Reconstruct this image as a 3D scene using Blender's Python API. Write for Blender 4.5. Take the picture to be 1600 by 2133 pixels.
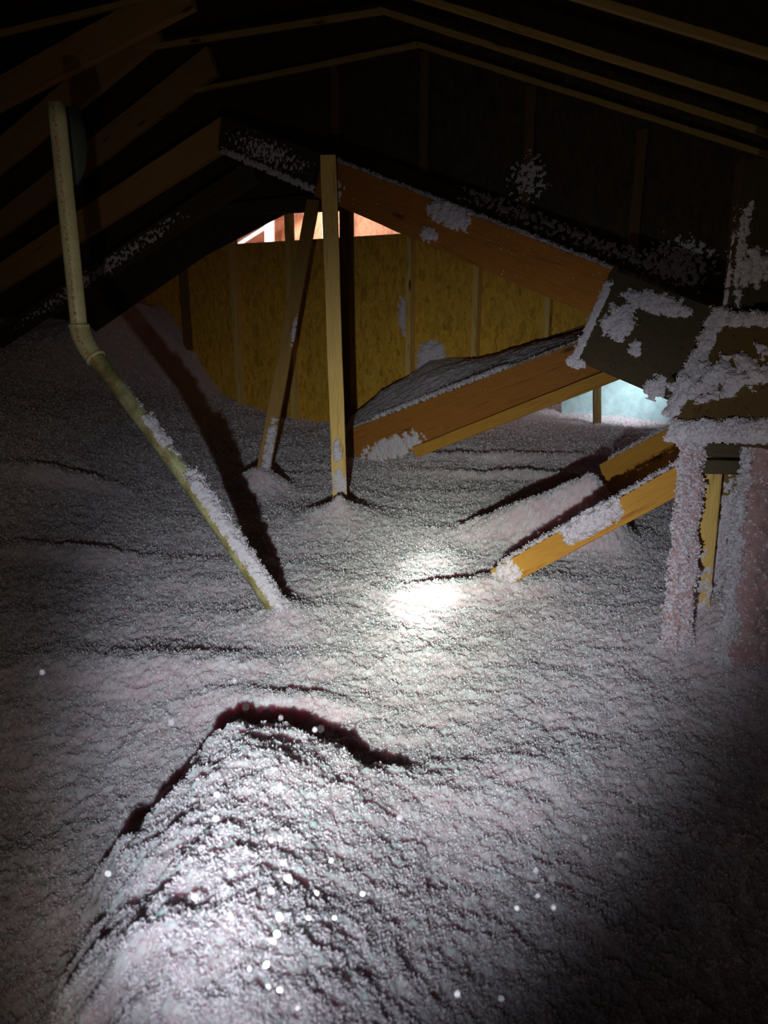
import bpy, bmesh, math, random
import numpy as np
from mathutils import Vector, Matrix

for o in list(bpy.data.objects):
    bpy.data.objects.remove(o)
S = bpy.context.scene
COL = S.collection
random.seed(7)
R = math.radians

# ------------------------------------------------------------------ camera
F_PX, PITCH, CAM_H = 1600.0, R(16.0), 1.15
cam_d = bpy.data.cameras.new('camera')
cam = bpy.data.objects.new('camera', cam_d)
COL.objects.link(cam)
cam.location = (0, 0, CAM_H)
cam.rotation_euler = (R(90) - PITCH, 0, 0)
cam_d.sensor_fit = 'VERTICAL'
cam_d.sensor_height = 36.0
cam_d.lens = F_PX / 2133 * 36.0
cam_d.clip_start = 0.02
cam_d.dof.use_dof = True
cam_d.dof.focus_distance = 3.0
cam_d.dof.aperture_fstop = 4.8
S.camera = cam

# ------------------------------------------------------------------ world, lights, exposure
S.view_settings.view_transform = 'Standard'
S.view_settings.look = 'None'
S.view_settings.gamma = 1.0
S.view_settings.use_curve_mapping = False
S.view_settings.exposure = 0.0
wd = bpy.data.worlds.new('world')
S.world = wd
wd.use_nodes = True
wd.node_tree.nodes['Background'].inputs[0].default_value = (1.0, 0.75, 0.6, 1)
wd.node_tree.nodes['Background'].inputs[1].default_value = 0.022  # warm ambient fill added to lift the dark shadows

LPOS = Vector((-0.17, 0.0, 0.80))          # the torch, held low in the left hand
HOT = Vector((0.16, 2.86, 0.0))            # where its beam lands
TORCH_W = 1750.0
ld = bpy.data.lights.new('torch', 'SPOT')
torch = bpy.data.objects.new('torch', ld)
COL.objects.link(torch)
torch.location = LPOS
torch.rotation_euler = (HOT - LPOS).to_track_quat('-Z', 'Y').to_euler()
ld.energy = TORCH_W
ld.spot_size = R(150)
ld.spot_blend = 1.0
ld.shadow_soft_size = 0.012
ld.use_nodes = True
lt = ld.node_tree
le = lt.nodes['Emission']
tc = lt.nodes.new('ShaderNodeTexCoord')
sx = lt.nodes.new('ShaderNodeSeparateXYZ')
ac = lt.nodes.new('ShaderNodeMath'); ac.operation = 'ARCCOSINE'
ab = lt.nodes.new('ShaderNodeMath'); ab.operation = 'ABSOLUTE'
mp = lt.nodes.new('ShaderNodeMath'); mp.operation = 'DIVIDE'; mp.inputs[1].default_value = R(60)
rp = lt.nodes.new('ShaderNodeValToRGB')
lt.links.new(tc.outputs['Normal'], sx.inputs[0])
lt.links.new(sx.outputs['Z'], ab.inputs[0])
lt.links.new(ab.outputs[0], ac.inputs[0])
lt.links.new(ac.outputs[0], mp.inputs[0])
lt.links.new(mp.outputs[0], rp.inputs[0])

# shade put into the torch's strength by direction: low, lower right, far left, high
def lm(op, a, b=None, c=None):
    n = lt.nodes.new('ShaderNodeMath'); n.operation = op
    for i, v in enumerate((a, b, c)):
        if v is None: continue
        if isinstance(v, (int, float)): n.inputs[i].default_value = v
        else: lt.links.new(v, n.inputs[i])
    return n.outputs[0]


def lstep(v, lo, hi, t0, t1):
    n = lt.nodes.new('ShaderNodeMapRange'); n.interpolation_type = 'SMOOTHSTEP'
    lt.links.new(v, n.inputs[0])
    for i, q in enumerate((lo, hi, t0, t1)): n.inputs[i + 1].default_value = q
    return n.outputs[0]


l_tx = lm('DIVIDE', sx.outputs['X'], ab.outputs[0]); l_ty = lm('DIVIDE', sx.outputs['Y'], ab.outputs[0])
l_s = lm('SUBTRACT', lm('MULTIPLY', l_tx, 0.75), lm('MULTIPLY', l_ty, 0.45))
l_q = lm('SUBTRACT', l_ty, lm('MULTIPLY', lm('MINIMUM', l_tx, 0.0), 0.30))
l_m = lm('MULTIPLY', lstep(l_s, 0.19, 0.42, 1.0, 0.08), lstep(l_q, -0.41, 0.02, 0.11, 1.0))
l_m = lm('MULTIPLY', l_m, lstep(l_ty, 0.0, 0.12, 1.0, 0.90))
l_a = lm('MULTIPLY', lstep(lm('MULTIPLY', l_tx, -1.0), 0.38, 0.56, 0.0, 0.70), lstep(l_ty, 0.0, 0.14, 1.0, 0.0))
l_b = lm('MULTIPLY', lstep(l_ty, 0.22, 0.50, 0.0, 0.55), lstep(l_tx, -0.45, -0.2, 0.0, 1.0))
l_m = lm('MULTIPLY', lm('MULTIPLY', l_m, lm('SUBTRACT', 1.0, l_a)), lm('SUBTRACT', 1.0, l_b))
lt.links.new(rp.outputs[0], le.inputs[0])
lt.links.new(l_m, le.inputs[1])
# beam profile of the torch: degrees off axis -> strength, tint
PROFILE = [(0, 1.35, (0.85, 1.0, 0.88)), (1.4, 1.05, (0.85, 1.0, 0.88)), (3.0, 0.44, (0.85, 1.0, 0.88)), (6, 0.26, (0.85, 1.0, 0.90)),
           (10, 0.175, (0.86, 1.0, 0.98)), (14, 0.135, (0.86, 1.0, 1.03)), (18, 0.10, (0.86, 1.0, 1.06)),
           (22, 0.066, (0.86, 1.0, 1.08)), (26, 0.036, (0.87, 1.0, 1.06)), (30, 0.030, (0.98, 1.0, 0.90)),
           (35, 0.024, (1.05, 1.0, 0.80)), (41, 0.012, (1.05, 1.0, 0.80)), (52, 0.008, (1.0, 1.0, 0.80))]
cr = rp.color_ramp
while len(cr.elements) < len(PROFILE):
    cr.elements.new(0.5)
for e, (a, s, c) in zip(cr.elements, PROFILE):
    e.position = a / 60.0
    e.color = (s * c[0], s * c[1], s * c[2], 1)


def area_light(name, loc, target, size, watts, colour):
    d = bpy.data.lights.new(name, 'AREA')
    d.energy = watts; d.size = size; d.color = colour
    o = bpy.data.objects.new(name, d)
    COL.objects.link(o)
    o.location = loc
    o.rotation_euler = (Vector(target) - Vector(loc)).to_track_quat('-Z', 'Y').to_euler()
    return o


# ------------------------------------------------------------------ geometry of the place
def ray(px, py):
    x = (px - 800.0) / F_PX
    y = -(py - 1066.5) / F_PX
    c, s = math.cos(PITCH), math.sin(PITCH)
    return Vector((x, c + y * s, -s + y * c))


def W(px, py, Y):
    r = ray(px, py)
    return Vector((0, 0, CAM_H)) + r * (Y / r.y)


def on_plane(px, py, p0, n):
    r = ray(px, py)
    c = Vector((0, 0, CAM_H))
    return c + r * ((p0 - c).dot(n) / r.dot(n))


def PZ(px, py, z=0.0):
    r = ray(px, py)
    return Vector((0, 0, CAM_H)) + r * ((z - CAM_H) / r.z)


def flat4(pts):
    n_ = (pts[1] - pts[0]).cross(pts[-1] - pts[0]).normalized()
    return [on_plane_w(p, pts[0], n_) for p in pts]


def on_plane_w(p, p0, n):
    c = Vector((0, 0, CAM_H))
    r = p - c
    return c + r * ((p0 - c).dot(n) / r.dot(n))


WD = Vector((0.87, -0.49, 0)).normalized()       # direction the walls and trusses run
GD = Vector((0.49, 0.87, 0)).normalized()        # direction of the ridge
UP = Vector((0, 0, 1))

# ------------------------------------------------------------------ numpy noise
def _hash(ix, iy, seed):
    h = (ix * 374761393 + iy * 668265263 + seed * 1442695041) & 0xFFFFFFFF
    h = ((h ^ (h >> 13)) * 1274126177) & 0xFFFFFFFF
    h = ((h ^ (h >> 15)) * 2246822519) & 0xFFFFFFFF
    return h ^ (h >> 16)


def gnoise(x, y, seed=0):
    x0 = np.floor(x).astype(np.int64); y0 = np.floor(y).astype(np.int64)
    fx = x - x0; fy = y - y0
    u = fx * fx * fx * (fx * (fx * 6 - 15) + 10)
    v = fy * fy * fy * (fy * (fy * 6 - 15) + 10)

    def g(ix, iy, dx, dy):
        a = _hash(ix, iy, seed).astype(np.float64) * (2 * math.pi / 4294967296.0)
        return np.cos(a) * dx + np.sin(a) * dy
    n00 = g(x0, y0, fx, fy); n10 = g(x0 + 1, y0, fx - 1, fy)
    n01 = g(x0, y0 + 1, fx, fy - 1); n11 = g(x0 + 1, y0 + 1, fx - 1, fy - 1)
    return ((n00 * (1 - u) + n10 * u) * (1 - v) + (n01 * (1 - u) + n11 * u) * v) * 1.5


def fluff_noise(x, y, r=None, seed=0):
    """height of the loose clumps, metres"""
    h = 0.018 * gnoise(x / 0.45, y / 0.45, seed + 1)
    h += 0.009 * gnoise(x / 0.16, y / 0.16, seed + 2)
    wx = x + 0.010 * gnoise(x / 0.04, y / 0.04, seed + 8)
    wy = y + 0.010 * gnoise(x / 0.04, y / 0.04, seed + 9)
    h += 0.007 * gnoise(wx / 0.06, wy / 0.06, seed + 3)
    h += 0.0055 * gnoise(wx / 0.026, wy / 0.026, seed + 4)
    h += 0.0045 * gnoise(wx / 0.013, wy / 0.013, seed + 5)
    h += 0.0035 * gnoise(x / 0.0065, y / 0.0065, seed + 6)
    pit = gnoise(x / 0.035, y / 0.035, seed + 7) + 0.5 * gnoise(x / 0.014, y / 0.014, seed + 12)
    h -= 0.012 * np.clip(pit - 0.35, 0, 1)
    return h


# ------------------------------------------------------------------ materials
def new_mat(name):
    m = bpy.data.materials.new(name)
    m.use_nodes = True
    nt = m.node_tree
    b = nt.nodes['Principled BSDF']
    return m, nt, b


def N(nt, kind, **kw):
    n = nt.nodes.new(kind)
    for k, v in kw.items():
        setattr(n, k, v)
    return n


def ramp(nt, fac, stops):
    r = N(nt, 'ShaderNodeValToRGB')
    while len(r.color_ramp.elements) < len(stops):
        r.color_ramp.elements.new(0.5)
    for e, (p, c) in zip(r.color_ramp.elements, stops):
        e.position = p; e.color = (*c, 1)
    nt.links.new(fac, r.inputs[0])
    return r.outputs[0]


def noise(nt, vec, scale, detail=4, rough=0.6, dist=0.0):
    n = N(nt, 'ShaderNodeTexNoise')
    n.inputs['Scale'].default_value = scale
    n.inputs['Detail'].default_value = detail
    n.inputs['Roughness'].default_value = rough
    n.inputs['Distortion'].default_value = dist
    nt.links.new(vec, n.inputs['Vector'])
    return n.outputs['Fac']


def mapping(nt, scale=(1, 1, 1), rot=(0, 0, 0), src='Object'):
    t = N(nt, 'ShaderNodeTexCoord')
    m = N(nt, 'ShaderNodeMapping')
    m.inputs['Scale'].default_value = scale
    m.inputs['Rotation'].default_value = rot
    nt.links.new(t.outputs[src], m.inputs[0])
    return m.outputs[0]


def mix(nt, fac, a, b, mode='MIX'):
    n = N(nt, 'ShaderNodeMix', data_type='RGBA', blend_type=mode)
    if isinstance(fac, float):
        n.inputs[0].default_value = fac
    else:
        nt.links.new(fac, n.inputs[0])
    for i, v in ((6, a), (7, b)):
        if isinstance(v, tuple):
            n.inputs[i].default_value = (*v, 1)
        else:
            nt.links.new(v, n.inputs[i])
    return n.outputs[2]


def bump(nt, b, fac, strength, dist):
    n = N(nt, 'ShaderNodeBump')
    n.inputs['Strength'].default_value = strength
    n.inputs['Distance'].default_value = dist
    nt.links.new(fac, n.inputs['Height'])
    nt.links.new(n.outputs[0], b.inputs['Normal'])


def insulation_material(name, pale, pink, bump_s=0.6, translucent=0.0):
    m, nt, b = new_mat(name)
    v = mapping(nt)
    a = noise(nt, v, 14, 5, 0.65)
    f = noise(nt, v, 130, 3, 0.7)
    c1 = ramp(nt, a, [(0.35, pale), (0.75, pink)])
    c2 = mix(nt, ramp(nt, f, [(0.42, (1, 1, 1)), (0.75, (0, 0, 0))]), pink, c1)
    nt.links.new(c2, b.inputs['Base Color'])
    b.inputs['Roughness'].default_value = 1.0
    b.inputs['Specular IOR Level'].default_value = 0.1
    b.inputs['Sheen Weight'].default_value = 0.15
    if name == 'loose_fill':
        b.inputs['Subsurface Weight'].default_value = 1.0
        b.inputs['Subsurface Radius'].default_value = (1.0, 0.45, 0.55)
        b.inputs['Subsurface Scale'].default_value = 0.050
    bump(nt, b, noise(nt, v, 260, 4, 0.75), bump_s, 0.006)
    if translucent:
        t = N(nt, 'ShaderNodeBsdfTranslucent')
        t.inputs[0].default_value = (*pale, 1)
        ms = N(nt, 'ShaderNodeMixShader')
        ms.inputs[0].default_value = translucent
        nt.links.new(b.outputs[0], ms.inputs[1]); nt.links.new(t.outputs[0], ms.inputs[2])
        nt.links.new(ms.outputs[0], nt.nodes['Material Output'].inputs[0])
    return m


M_INS = insulation_material('loose_fill', (0.78, 0.68, 0.71), (0.74, 0.46, 0.50))
M_FLAKE = insulation_material('loose_fill_flakes', (0.88, 0.82, 0.86), (0.82, 0.68, 0.74), 0.2, 0.35)
M_PINK = insulation_material('pink_batt', (0.52, 0.36, 0.35), (0.46, 0.22, 0.22))


def wood_material(name, light, dark, knot=(0.10, 0.04, 0.015), rough=0.7):
    m, nt, b = new_mat(name)
    info = N(nt, 'ShaderNodeObjectInfo')
    t = N(nt, 'ShaderNodeTexCoord')
    ad = N(nt, 'ShaderNodeVectorMath', operation='MULTIPLY_ADD')
    nt.links.new(info.outputs['Random'], ad.inputs[0])
    ad.inputs[1].default_value = (37, 11, 5)
    nt.links.new(t.outputs['Object'], ad.inputs[2])
    mp_ = N(nt, 'ShaderNodeMapping')
    mp_.inputs['Scale'].default_value = (1.2, 22, 22)
    nt.links.new(ad.outputs[0], mp_.inputs[0])
    g = noise(nt, mp_.outputs[0], 2.2, 6, 0.6, 1.2)
    mp2 = N(nt, 'ShaderNodeMapping')
    mp2.inputs['Scale'].default_value = (6, 160, 160)
    nt.links.new(ad.outputs[0], mp2.inputs[0])
    fine = noise(nt, mp2.outputs[0], 3, 3, 0.6)
    c = ramp(nt, g, [(0.30, dark), (0.48, light), (0.62, tuple(x * 0.85 for x in light)), (0.8, light)])
    c = mix(nt, ramp(nt, fine, [(0.35, (0.35, 0.35, 0.35)), (0.6, (0, 0, 0))]), c, dark)
    vo = N(nt, 'ShaderNodeTexVoronoi')
    mp3 = N(nt, 'ShaderNodeMapping')
    mp3.inputs['Scale'].default_value = (1.6, 6, 6)
    nt.links.new(ad.outputs[0], mp3.inputs[0]); nt.links.new(mp3.outputs[0], vo.inputs['Vector'])
    vo.inputs['Scale'].default_value = 1.4
    kf = ramp(nt, vo.outputs['Distance'], [(0.06, (1, 1, 1)), (0.14, (0, 0, 0))])
    c = mix(nt, kf, c, knot)
    nt.links.new(c, b.inputs['Base Color'])
    b.inputs['Roughness'].default_value = rough
    b.inputs['Specular IOR Level'].default_value = 0.2
    bump(nt, b, fine, 0.25, 0.002)
    return m


M_WOOD = wood_material('spruce_lumber', (0.54, 0.25, 0.040), (0.32, 0.125, 0.02))
M_WOOD_Y = wood_material('yellow_spruce_lumber', (0.80, 0.50, 0.15), (0.36, 0.19, 0.05))
M_WOOD_R = wood_material('fir_lumber', (0.40, 0.145, 0.025), (0.22, 0.07, 0.012))
M_BRACE = wood_material('brown_brace_lumber', (0.42, 0.23, 0.065), (0.24, 0.115, 0.03))
M_HEAVY = wood_material('dark_brown_lumber', (0.15, 0.085, 0.03), (0.08, 0.04, 0.015))
M_RAFT = wood_material('rafter_lumber', (0.40, 0.22, 0.08), (0.24, 0.12, 0.04))
M_CHORD = wood_material('chord_lumber', (0.42, 0.28, 0.09), (0.28, 0.17, 0.05))
M_WOOD_D = wood_material('aged_lumber', (0.23, 0.13, 0.04), (0.10, 0.055, 0.02))
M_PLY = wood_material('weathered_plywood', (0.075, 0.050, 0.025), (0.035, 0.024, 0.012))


def osb_material(name, a, b_, c_, k=1.0):
    m, nt, b = new_mat(name)
    v = mapping(nt, (1, 1, 1))
    nd = N(nt, 'ShaderNodeTexNoise'); nd.inputs['Scale'].default_value = 9
    nt.links.new(v, nd.inputs['Vector'])
    mv = N(nt, 'ShaderNodeMix', data_type='VECTOR')
    mv.inputs[0].default_value = 0.06
    nt.links.new(v, mv.inputs[4]); nt.links.new(nd.outputs['Color'], mv.inputs[5])
    mm = N(nt, 'ShaderNodeMapping'); mm.inputs['Scale'].default_value = (46, 46, 15)
    nt.links.new(mv.outputs[1], mm.inputs[0])
    vo = N(nt, 'ShaderNodeTexVoronoi'); vo.inputs['Scale'].default_value = 1.0
    nt.links.new(mm.outputs[0], vo.inputs['Vector'])
    sp = N(nt, 'ShaderNodeSeparateColor'); nt.links.new(vo.outputs['Color'], sp.inputs[0])
    col = ramp(nt, sp.outputs[0], [(0.0, a), (0.35, b_), (0.7, c_), (1.0, b_)])
    dk = noise(nt, mm.outputs[0], 1.5, 4, 0.7, 1.0)
    col = mix(nt, ramp(nt, dk, [(0.33, (0.75, 0.75, 0.75)), (0.46, (0, 0, 0))]), col, tuple(x * 0.35 for x in a))
    nt.links.new(col, b.inputs['Base Color'])
    b.inputs['Roughness'].default_value = 0.75
    b.inputs['Specular IOR Level'].default_value = 0.25
    bump(nt, b, sp.outputs[0], 0.3, 0.002)
    return m


M_OSB = osb_material('osb_sheathing', (0.45, 0.215, 0.022), (0.76, 0.40, 0.045), (0.60, 0.31, 0.035))
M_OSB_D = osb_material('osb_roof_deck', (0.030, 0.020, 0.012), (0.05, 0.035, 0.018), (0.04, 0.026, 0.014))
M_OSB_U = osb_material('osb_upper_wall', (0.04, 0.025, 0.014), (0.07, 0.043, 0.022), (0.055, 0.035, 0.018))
M_OSB_R = osb_material('osb_red', (0.50, 0.20, 0.11), (0.70, 0.32, 0.18), (0.60, 0.26, 0.15))


def plain(name, col, rough=0.6, var=0.12, scale=20):
    m, nt, b = new_mat(name)
    v = mapping(nt)
    f = noise(nt, v, scale, 4, 0.6)
    c = ramp(nt, f, [(0.3, tuple(x * (1 - var) for x in col)), (0.7, col)])
    nt.links.new(c, b.inputs['Base Color'])
    b.inputs['Roughness'].default_value = rough
    return m


M_WHITE = plain('white_paint', (0.86, 0.80, 0.76), 0.5)
M_FOAM = plain('pale_foam_board', (0.62, 0.82, 0.84), 0.6, 0.3, 14)
M_DUCT = plain('green_grey_sleeve', (0.045, 0.06, 0.045), 0.7)
M_DRYWALL = plain('drywall', (0.4, 0.36, 0.33), 0.9)


def pvc_material(name='cream_pvc', ca=(0.48, 0.43, 0.22), cb=(0.62, 0.57, 0.34)):
    m, nt, b = new_mat(name)
    t = N(nt, 'ShaderNodeTexCoord')
    sp = N(nt, 'ShaderNodeSeparateXYZ'); nt.links.new(t.outputs['UV'], sp.inputs[0])
    base = noise(nt, t.outputs['Object'], 9, 5, 0.7)
    col = ramp(nt, base, [(0.38, ca), (0.62, cb)])
    spk = noise(nt, t.outputs['Object'], 170, 2, 0.5)
    col = mix(nt, ramp(nt, spk, [(0.66, (0, 0, 0)), (0.70, (0.8, 0.8, 0.8))]), col, (0.14, 0.12, 0.05))
    # printed line: band in u, characters in v
    d = N(nt, 'ShaderNodeMath', operation='SUBTRACT'); nt.links.new(sp.outputs[0], d.inputs[0]); d.inputs[1].default_value = 0.5
    a = N(nt, 'ShaderNodeMath', operation='ABSOLUTE'); nt.links.new(d.outputs[0], a.inputs[0])
    inb = N(nt, 'ShaderNodeMath', operation='LESS_THAN'); nt.links.new(a.outputs[0], inb.inputs[0]); inb.inputs[1].default_value = 0.030
    cmb = N(nt, 'ShaderNodeCombineXYZ')
    mu = N(nt, 'ShaderNodeMath', operation='MULTIPLY'); nt.links.new(sp.outputs[0], mu.inputs[0]); mu.inputs[1].default_value = 60
    mv = N(nt, 'ShaderNodeMath', operation='MULTIPLY'); nt.links.new(sp.outputs[1], mv.inputs[0]); mv.inputs[1].default_value = 75
    nt.links.new(mu.outputs[0], cmb.inputs[0]); nt.links.new(mv.outputs[0], cmb.inputs[1])
    ch = noise(nt, cmb.outputs[0], 1.0, 1, 0.5)
    g1 = N(nt, 'ShaderNodeMath', operation='GREATER_THAN'); nt.links.new(ch, g1.inputs[0]); g1.inputs[1].default_value = 0.55
    mm = N(nt, 'ShaderNodeMath', operation='MULTIPLY'); nt.links.new(inb.outputs[0], mm.inputs[0]); nt.links.new(g1.outputs[0], mm.inputs[1])
    col = mix(nt, mm.outputs[0], col, (0.42, 0.10, 0.05))
    nt.links.new(col, b.inputs['Base Color'])
    b.inputs['Roughness'].default_value = 0.45
    return m


M_PVC = pvc_material()
M_PVC_DIRTY = pvc_material('dirty_cream_pvc', (0.16, 0.14, 0.045), (0.44, 0.41, 0.20))


# ------------------------------------------------------------------ object helpers
def tag(o, label=None, cat=None, group=None, kind=None):
    if label: o['label'] = label
    if cat: o['category'] = cat
    if group: o['group'] = group
    if kind: o['kind'] = kind
    return o


def mesh_np(name, verts, faces, mat, smooth=True, parent=None, loc=None):
    """verts (n,3), faces (m,4) or (m,3)"""
    verts = np.asarray(verts, dtype=np.float32)
    if loc is not None:
        verts = verts - np.array(loc, dtype=np.float32)
    faces = np.asarray(faces, dtype=np.int32)
    k = faces.shape[1]
    me = bpy.data.meshes.new(name)
    me.vertices.add(len(verts)); me.vertices.foreach_set('co', verts.ravel())
    me.loops.add(faces.size); me.loops.foreach_set('vertex_index', faces.ravel())
    me.polygons.add(len(faces))
    me.polygons.foreach_set('loop_start', np.arange(0, faces.size, k, dtype=np.int32))
    me.polygons.foreach_set('use_smooth', np.full(len(faces), smooth, dtype=bool))
    me.update(calc_edges=True)
    me.materials.append(mat)
    o = bpy.data.objects.new(name, me)
    COL.objects.link(o)
    if parent: o.parent = parent
    if loc is not None: o.location = loc
    return o


def link_bm(name, bm, mat, parent=None, matrix=None, smooth=False):
    me = bpy.data.meshes.new(name)
    bm.to_mesh(me); bm.free()
    for p in me.polygons: p.use_smooth = smooth
    me.materials.append(mat)
    o = bpy.data.objects.new(name, me)
    COL.objects.link(o)
    if matrix is not None: o.matrix_world = matrix
    if parent: o.parent = parent
    return o


def frame(a, b, up=UP, roll=0.0):
    """X along the board, Z towards 'up', Y across; origin in the middle"""
    x = (b - a).normalized()
    z = (up - x * up.dot(x)).normalized()
    if roll:
        z = Matrix.Rotation(roll, 3, x) @ z
    y = z.cross(x)
    m = Matrix((x, y, z)).transposed().to_4x4()
    m.translation = (a + b) / 2
    return m


def board(name, a, b, h, t, mat, label, cat='beam', group=None, up=UP, roll=0.0, anchor='top', ply=None):
    """a lumber member whose top (or bottom) front edge runs a -> b; h along the wide face, t thick (away from viewer)"""
    fr = frame(a, b, up, roll)
    L = (b - a).length
    yax = Vector((fr[0][1], fr[1][1], fr[2][1])); zax = Vector((fr[0][2], fr[1][2], fr[2][2]))
    view = ((a + b) / 2 - Vector((0, 0, CAM_H)))
    s = 1 if yax.dot(view) > 0 else -1
    off = yax * (s * t / 2) + zax * ((-h / 2) if anchor == 'top' else (h / 2) if anchor == 'bottom' else 0)
    fr.translation = fr.translation + off
    bm = bmesh.new()
    nseg = max(2, int(L / 0.12))
    rng = random.Random(int(L * 1000) + len(label))
    rings = []
    for i in range(nseg + 1):
        x = -L / 2 + L * i / nseg
        w = 0.0012
        j = [rng.uniform(-w, w) for _ in range(4)]
        rings.append([bm.verts.new((x, yy, zz)) for yy, zz in
                      ((-t / 2 + j[0], -h / 2 + j[1]), (t / 2 + j[2], -h / 2 + j[1]), (t / 2 + j[2], h / 2 + j[3]), (-t / 2 + j[0], h / 2 + j[3]))])
    for i in range(nseg):
        for k in range(4):
            bm.faces.new((rings[i][k], rings[i][(k + 1) % 4], rings[i + 1][(k + 1) % 4], rings[i + 1][k]))
    bm.faces.new(rings[0][::-1]); bm.faces.new(rings[-1])
    bmesh.ops.recalc_face_normals(bm, faces=bm.faces)
    edges = [e for e in bm.edges if len(e.link_faces) == 2 and e.calc_face_angle(0) > 0.8]
    bmesh.ops.bevel(bm, geom=edges, offset=0.003, segments=2, affect='EDGES', profile=0.5)
    o = link_bm(name, bm, mat, None, fr)
    tag(o, label, cat, group)
    o['_h'] = h; o['_t'] = t; o['_L'] = L; o['_s'] = s
    return o


def slab(name, pts, thick, mat, nrm=None, matrix_at=None):
    """polygon of world points given a real thickness along nrm (away from viewer)"""
    c = sum(pts, Vector()) / len(pts)
    if len(pts) > 3 and nrm is None:       # flatten onto one plane, along the sight lines' depth
        n_ = (pts[1] - pts[0]).cross(pts[-1] - pts[0]).normalized()
        pts = [on_plane_w(p, pts[0], n_) for p in pts]
        c = sum(pts, Vector()) / len(pts)
    n = (pts[1] - pts[0]).cross(pts[2] - pts[0]).normalized() if nrm is None else nrm
    if n.dot(c - Vector((0, 0, CAM_H))) < 0: n = -n
    bm = bmesh.new()
    f = [bm.verts.new(p - c) for p in pts]
    g = [bm.verts.new(p - c + n * thick) for p in pts]
    bm.faces.new(f); bm.faces.new(g[::-1])
    for i in range(len(pts)):
        k = (i + 1) % len(pts)
        bm.faces.new((f[i], g[i], g[k], f[k]))
    bmesh.ops.recalc_face_normals(bm, faces=bm.faces)
    return link_bm(name, bm, mat, None, Matrix.Translation(c))


def flakes(P, Nn, size, seed, aspect=(0.25, 0.6), stand=0.6):
    """curved fibre flakes at points P (n,3) with normals Nn; returns verts, quads"""
    rng = np.random.default_rng(seed)
    n = len(P)
    d = rng.normal(size=(n, 3))
    d = d + Nn * stand * rng.random((n, 1)) * 2
    d /= np.linalg.norm(d, axis=1, keepdims=True)
    q = rng.normal(size=(n, 3)); q = np.cross(d, q); q /= np.linalg.norm(q, axis=1, keepdims=True)
    r = np.cross(d, q)
    L = (size * rng.uniform(0.5, 1.4, n))[:, None]
    Wd = L * rng.uniform(aspect[0], aspect[1], n)[:, None] * 0.5
    bend = L * rng.uniform(-0.35, 0.35, n)[:, None]
    v = np.stack([P - q * Wd - d * L * 0.3, P + q * Wd - d * L * 0.3,
                  P + q * Wd * 1.2 + d * L * 0.25 + r * bend * 0.7, P - q * Wd * 1.2 + d * L * 0.25 + r * bend * 0.7,
                  P + q * Wd * 0.5 + d * L * 0.7, P - q * Wd * 0.5 + d * L * 0.7], 1).reshape(-1, 3)
    b = np.arange(n)[:, None] * 6
    f = np.concatenate([b + np.array([[0, 1, 2, 3]]), b + np.array([[3, 2, 4, 5]])], 0)
    return v, f


def patch(name, O, U, V, Nn, lu, lv, thick, seed, thr=0.0, cell=0.0035, scale=0.03, label=None, group=None,
          shape='blob', nfl=None, fsize=0.0085, edge=0.5, parent=None, mat=None):
    """a ragged pad of clinging insulation on a face: O corner, U,V,Nn unit axes, lu x lv its extent"""
    U, V, Nn, O = (np.array(q, dtype=float) for q in (U, V, Nn, O))
    nu, nv = max(4, int(lu / cell)), max(4, int(lv / cell))
    u, v = np.meshgrid(np.linspace(0, lu, nu + 1), np.linspace(0, lv, nv + 1), indexing='ij')
    su, sv = u / lu * 2 - 1, v / lv * 2 - 1
    if shape == 'blob':
        m = 1 - (su ** 2 + sv ** 2)
    elif shape == 'strip':
        m = np.minimum(1 - np.abs(sv) ** 2, (1 - np.abs(su) ** 6) * 1.2)
    elif shape == 'ledge':          # thickest at v = 0, thinning along v
        m = np.minimum((1 - v / lv) * 1.1, (1 - np.abs(su) ** 6) * 1.2)
    else:
        m = np.ones_like(u) * 0.5
    n = gnoise(u / scale, v / scale, seed) + 0.6 * gnoise(u / (scale * .4), v / (scale * .4), seed + 1) + 0.35 * gnoise(u / (scale * .15), v / (scale * .15), seed + 2)
    a = m * edge * 2 + n * 0.9 - thr
    hh = np.clip(a, -0.35, 1.0)
    hh = np.where(hh > 0, hh ** 0.6, hh)
    rough = 0.35 * np.abs(gnoise(u / 0.018, v / 0.018, seed + 4)) + 0.25 * np.abs(gnoise(u / 0.008, v / 0.008, seed + 5))
    H = thick * np.where(hh > 0, hh * (0.65 + rough), hh * 0.3)
    P = O + u[..., None] * U + v[..., None] * V + H[..., None] * Nn
    P = P + (0.004 * gnoise(u / 0.012, v / 0.012, seed + 6) * (hh > 0))[..., None] * U
    idx = np.arange((nu + 1) * (nv + 1)).reshape(nu + 1, nv + 1)
    f = np.stack([idx[:-1, :-1], idx[1:, :-1], idx[1:, 1:], idx[:-1, 1:]], -1).reshape(-1, 4)
    hm = H.ravel()[f].max(1)
    f = f[hm > 0]
    Pf = P.reshape(-1, 3)
    ok = np.where(H.ravel() > 0)[0]
    rng = np.random.default_rng(seed)
    if nfl is None: nfl = int(len(ok) * cell * cell * 42000)
    if len(ok) and nfl:
        s = rng.choice(ok, nfl)
        fv, ff = flakes(Pf[s] + rng.normal(size=(nfl, 3)) * 0.003 + Nn * 0.001, np.tile(Nn, (nfl, 1)), fsize, seed + 11, (0.13, 0.45))
        Pf2 = np.concatenate([Pf, fv]); f = np.concatenate([f, ff + len(Pf)])
    else:
        Pf2 = Pf
    used = np.unique(f)
    rem = -np.ones(len(Pf2), dtype=np.int64); rem[used] = np.arange(len(used))
    if not len(used): return None
    c = Pf2[used].mean(0)
    o = mesh_np(name, Pf2[used], rem[f], mat or M_FLAKE, True, None, tuple(c))
    if label: tag(o, label, 'insulation', group)
    return o


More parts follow.
